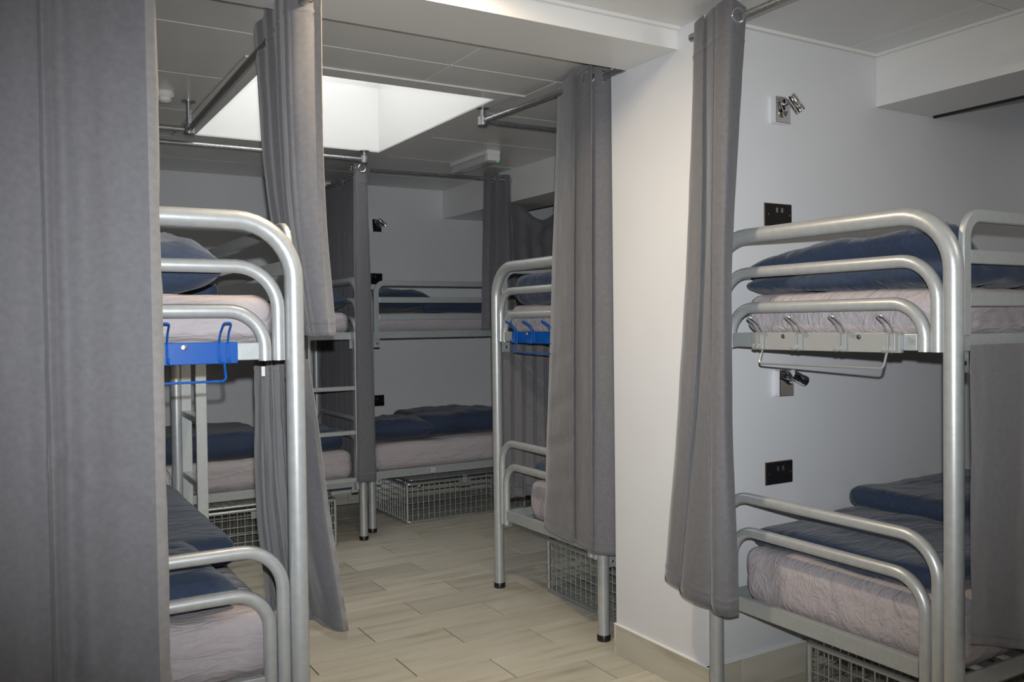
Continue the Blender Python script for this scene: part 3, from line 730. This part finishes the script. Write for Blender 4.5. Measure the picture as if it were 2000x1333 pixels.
# pleated curtain on the aisle side of the middle bed, under its upper bunk
curtain('dark grey pleated curtain under the upper bunk behind the white pier', [(1.345, zig(2.385, 4.172, 4.1, 4.172, 46, .012)), (.47, zig(2.385, 4.18, 4.1, 4.18, 46, .018))], nu=320, seed=10, header=.06)

# ------------------------------------------------------------------ curtain rails (galvanised pipe with ceiling stands)
def pipe(label, pts, r=.0135, stands=(), group='galvanised curtain rails', mat='galv'):
    e = empty('curtain_rail', pts[0], 0, label, 'curtain rail', group)
    o0 = Vector(pts[0])
    for a, b in zip(pts[:-1], pts[1:]):
        MB().tube([Vector(a)-o0, Vector(b)-o0], r, 14).build('pipe', mat, e, True)
    for s in stands:
        s = Vector(s)-o0
        zc = CZ-o0.z
        MB().lathe([(.034, zc-.007), (.034, zc-.001), (.02, zc)], (s.x, s.y, 0), 20).build('flange', 'galv', e, True)
        MB().lathe([(.0125, s.z), (.0125, zc-.004)], (s.x, s.y, 0), 14).build('stem', 'galv', e, True)
        MB().lathe([(.022, s.z-.026), (.027, s.z-.022), (.027, s.z+.022), (.022, s.z+.026)], (s.x, s.y, 0), 18).build('elbow', 'galv', e, True)
    return e
pipe('galvanised curtain rail bent round the foot of the bunk beside the roof light', [(-.30, 2.315, 2.455), (.84, 2.315, 2.455), (.868, 4.626, 2.445), (-.25, 4.626, 2.445)], stands=[(.868, 4.626, 2.445)])
pipe('galvanised curtain rail running along the front of the ladder bunk at the back', [(-.25, 5.407, 2.53), (2.106, 5.407, 2.53)], stands=[(2.106, 5.407, 2.53)])
pipe('galvanised curtain rail between the two bunks along the back wall', [(2.106, 5.43, 2.478), (2.17, 5.62, 2.478), (2.18, YB-.002, 2.478)])
pipe('galvanised curtain rail in front of bed 23', [(2.22, 5.58, 2.495), (3.335, 5.58, 2.51)], r=.012)
pipe('galvanised curtain rail with a ceiling stand at the bunk behind the white pier', [(2.315, 2.925, 2.517), (2.245, 4.05, 2.517), (3.335, 4.05, 2.517)], stands=[(2.245, 4.05, 2.517)])
pipe('galvanised curtain rail over the foot of the bunk with the grey hook rail', [(2.25, YW0-.001, 2.50), (2.25, .9, 2.50)], r=.0145)
pipe('dark curtain rail behind the near soffit', [(3.725, YW0-.001, 2.371), (3.725, 1.2, 2.371)], r=.010, mat='blackcap')
# lone curtain ring on the soffit rail
rg = MB().tube([(.022*math.cos(a), 0, .022*math.sin(a)) for a in [2*PI*k/24 for k in range(24)]], .005, 8, closed=True).build('curtain_ring', 'chrome', None, True)
rg.location = (3.725, 1.905, 2.363); tag(rg, 'chrome curtain ring on the rail behind the near soffit', 'curtain ring')

# ------------------------------------------------------------------ wire baskets
def basket(label, x0, x1, y0, y1, h, corner=.035):
    e = empty('wire_basket', (x0, y0, 0), 0, label, 'basket')
    sx, sy = x1-x0, y1-y0; r = .0105
    def ring(z):
        return arc_path([(sx/2, 0, z), (sx, 0, z), (sx, sy, z), (0, sy, z), (0, 0, z), (sx/2, 0, z)], .03, 5)[:-1]
    for z, nm in ((r, 'bottom_frame'), (h-.02, 'top_frame')):
        MB().tube(ring(z), r, 10, closed=True).build(nm, 'wire', e, True)
    for (x, y) in ((.006, .006), (sx-.006, .006), (sx-.006, sy-.006), (.006, sy-.006)):
        MB().tube([(x, y, r), (x, y, h-.02)], r, 10).build('corner_post', 'wire', e, True)
    wr_ = .0026; st = .0445
    def face(nm, fn, na, nb, la, lb):
        mb = MB()
        for i in range(1, na): mb.tube([fn(la*i/na, 0), fn(la*i/na, lb)], wr_, 5, cap=False)
        for j in range(1, nb): mb.tube([fn(0, lb*j/nb), fn(la, lb*j/nb)], wr_, 5, cap=False)
        mb.build(nm, 'wire', e, True)
    hh = h-.02; nz = max(3, round(hh/.05))
    face('wire_front', lambda a, b: (a, 0, r+b), round(sx/st), nz, sx, hh-r)
    face('wire_back', lambda a, b: (a, sy, r+b), round(sx/st), nz, sx, hh-r)
    face('wire_side', lambda a, b: (0, a, r+b), round(sy/st), nz, sy, hh-r)
    face('wire_side', lambda a, b: (sx, a, r+b), round(sy/st), nz, sy, hh-r)
    face('wire_base', lambda a, b: (a, b, r), round(sx/st), round(sy/st), sx, sy)
    # lid
    lid = MB().tube([(p.x*.94+sx*.03, p.y*.94+sy*.03, h+.006) for p in [Vector(q) for q in ring(h)]], .0075, 10, closed=True).build('lid', 'wire', e, True)
    mb = MB(); lx, ly = sx*.94, sy*.94
    for i in range(1, round(lx/st)): mb.tube([(sx*.03+i*st, sy*.03, h+.006), (sx*.03+i*st, sy*.97, h+.006)], wr_, 5, cap=False)
    for j in range(1, round(ly/st)): mb.tube([(sx*.03, sy*.03+j*st, h+.006), (sx*.97, sy*.03+j*st, h+.006)], wr_, 5, cap=False)
    mb.build('lid_wires', 'wire', lid, True)
    # hasp
    MB().box(sx*.42, sx*.42+.10, -.006, -.003, h-.075, h-.030, .001).build('hasp_plate', 'wire', e)
    MB().tube(arc_path([(sx*.42+.04, -.008, h+.01), (sx*.42+.04, -.010, h-.05), (sx*.42+.055, -.010, h-.05), (sx*.42+.055, -.008, h+.01)], .006, 4), .0025, 8).build('hasp', 'zinc', lid, True)
    MB().lathe([(.008, 0), (.008, -.006), (.004, -.008)], (sx*.1, -.008, h-.035), 12, 'y').build('bolt', 'zinc', e, True)
    return e
basket('long wire basket under the lower bunk of bed 23', 2.545, 3.55, 5.80, 6.42, .305)
basket('wire basket under the ladder bunk at the back wall', .95, 1.90, 5.474, 6.15, .325)
basket('wire basket under the bunk behind the white pier', 2.54, 3.45, 3.22, 3.93, .30)
basket('wire basket under the lower bunk beside the skirting', 2.47, 3.40, 1.52, 2.12, .315)

# ------------------------------------------------------------------ reading lamps, sockets, ceiling fittings
def reading_lamp(label, x, yw, z, pan, tilt):
    e = empty('reading_lamp', (x, yw, z), 0, label, 'reading lamp', 'chrome wall reading lamps')
    MB().box(-.040, .040, -.030, 0, -.052, .052, .002).build('back_plate', 'chrome', e)
    MB().tube([(.012, -.028, .022), (.012, -.050, .028)], .006, 10).build('pivot', 'chrome', e, True)
    hd = MB().lathe([(.012, -.038), (.019, -.037), (.0205, -.033), (.0205, .010), (.0195, .012), (.0195, .016), (.0205, .018), (.0205, .037), (.017, .037), (.014, .028)], seg=24).build('lamp_head', 'chrome', e, True)
    hd.location = (.030, -.062, .022); hd.rotation_euler = (tilt, pan, 0)
    return e
reading_lamp('chrome reading lamp on the wall above the upper socket', 2.706, YW0, 2.279, 2.55, .25)
reading_lamp('chrome reading lamp on the wall above the lower socket', 2.716, YW0, 1.195, 2.0, .15)
reading_lamp('chrome reading lamp high on the back wall beside the dividing curtain', 2.715, YB, 2.262, 2.3, .2)
def socket(label, x, yw, z):
    e = empty('wall_socket', (x, yw, z), 0, label, 'socket', 'black double wall sockets')
    MB().box(-.076, .076, -.004, 0, -.046, .046, .001).build('rim', 'socketedge', e)
    MB().box(-.074, .074, -.009, -.003, -.044, .044, .002).build('face_plate', 'socket', e)
    for sx in (-.014, .014):
        MB().box(sx-.006, sx+.006, -.013, -.009, .008, .028, .0015).build('switch', 'chrome', e)
    for sx in (-.06, .06):
        MB().lathe([(.0035, 0), (.0035, -.0012)], (sx, -.009, 0), 10, 'y').build('screw', 'zinc', e)
    for sx in (-.04, .04):
        q = MB()
        q.box(sx-.003, sx+.003, -.0097, -.009, -.004, .006).box(sx-.014, sx-.007, -.0097, -.009, -.022, -.017).box(sx+.007, sx+.014, -.0097, -.009, -.022, -.017)
        q.build('pin_slots', 'blackcap', e)
socket('black double socket just above the rail of the upper bunk with the grey hooks', 2.699, YW0, 1.866)
socket('black double socket above the lower bunk beside the skirting', 2.696, YW0, .835)
socket('black double socket on the back wall above the upper bunk of bed 23', 2.690, YB, 1.826)
socket('black double socket on the back wall above the lower bunk of bed 23', 2.690, YB, .822)
el = empty('emergency_light', (2.85, 5.27, CZ), 0, 'white emergency light with a green lamp on the ceiling', 'emergency light')
MB().box(-.05, .05, -.27, .27, -.030, 0, .004).build('housing', 'plastic', el)
MB().box(-.044, .044, -.235, .262, -.075, -.030, .008).build('diffuser', 'lens', el)
MB().box(-.046, .046, -.272, -.235, -.072, -.0295, .004).build('end_cap', 'plastic', el)
MB().lathe([(.006, 0), (.005, -.004)], (.036, -.255, -.072), 12).build('indicator', 'led', el)
sd = empty('smoke_detector', (.735, 4.50, CZ), 0, 'small white smoke detector on the ceiling beside the broad curtain', 'smoke detector')
MB().lathe([(.04, 0), (.045, -.006), (.045, -.020), (.036, -.030)], seg=24).build('base', 'plastic', sd, True)
MB().lathe([(.030, -.030), (.030, -.044), (.020, -.052), (.006, -.054)], seg=24).build('sensor', 'plastic', sd, True)
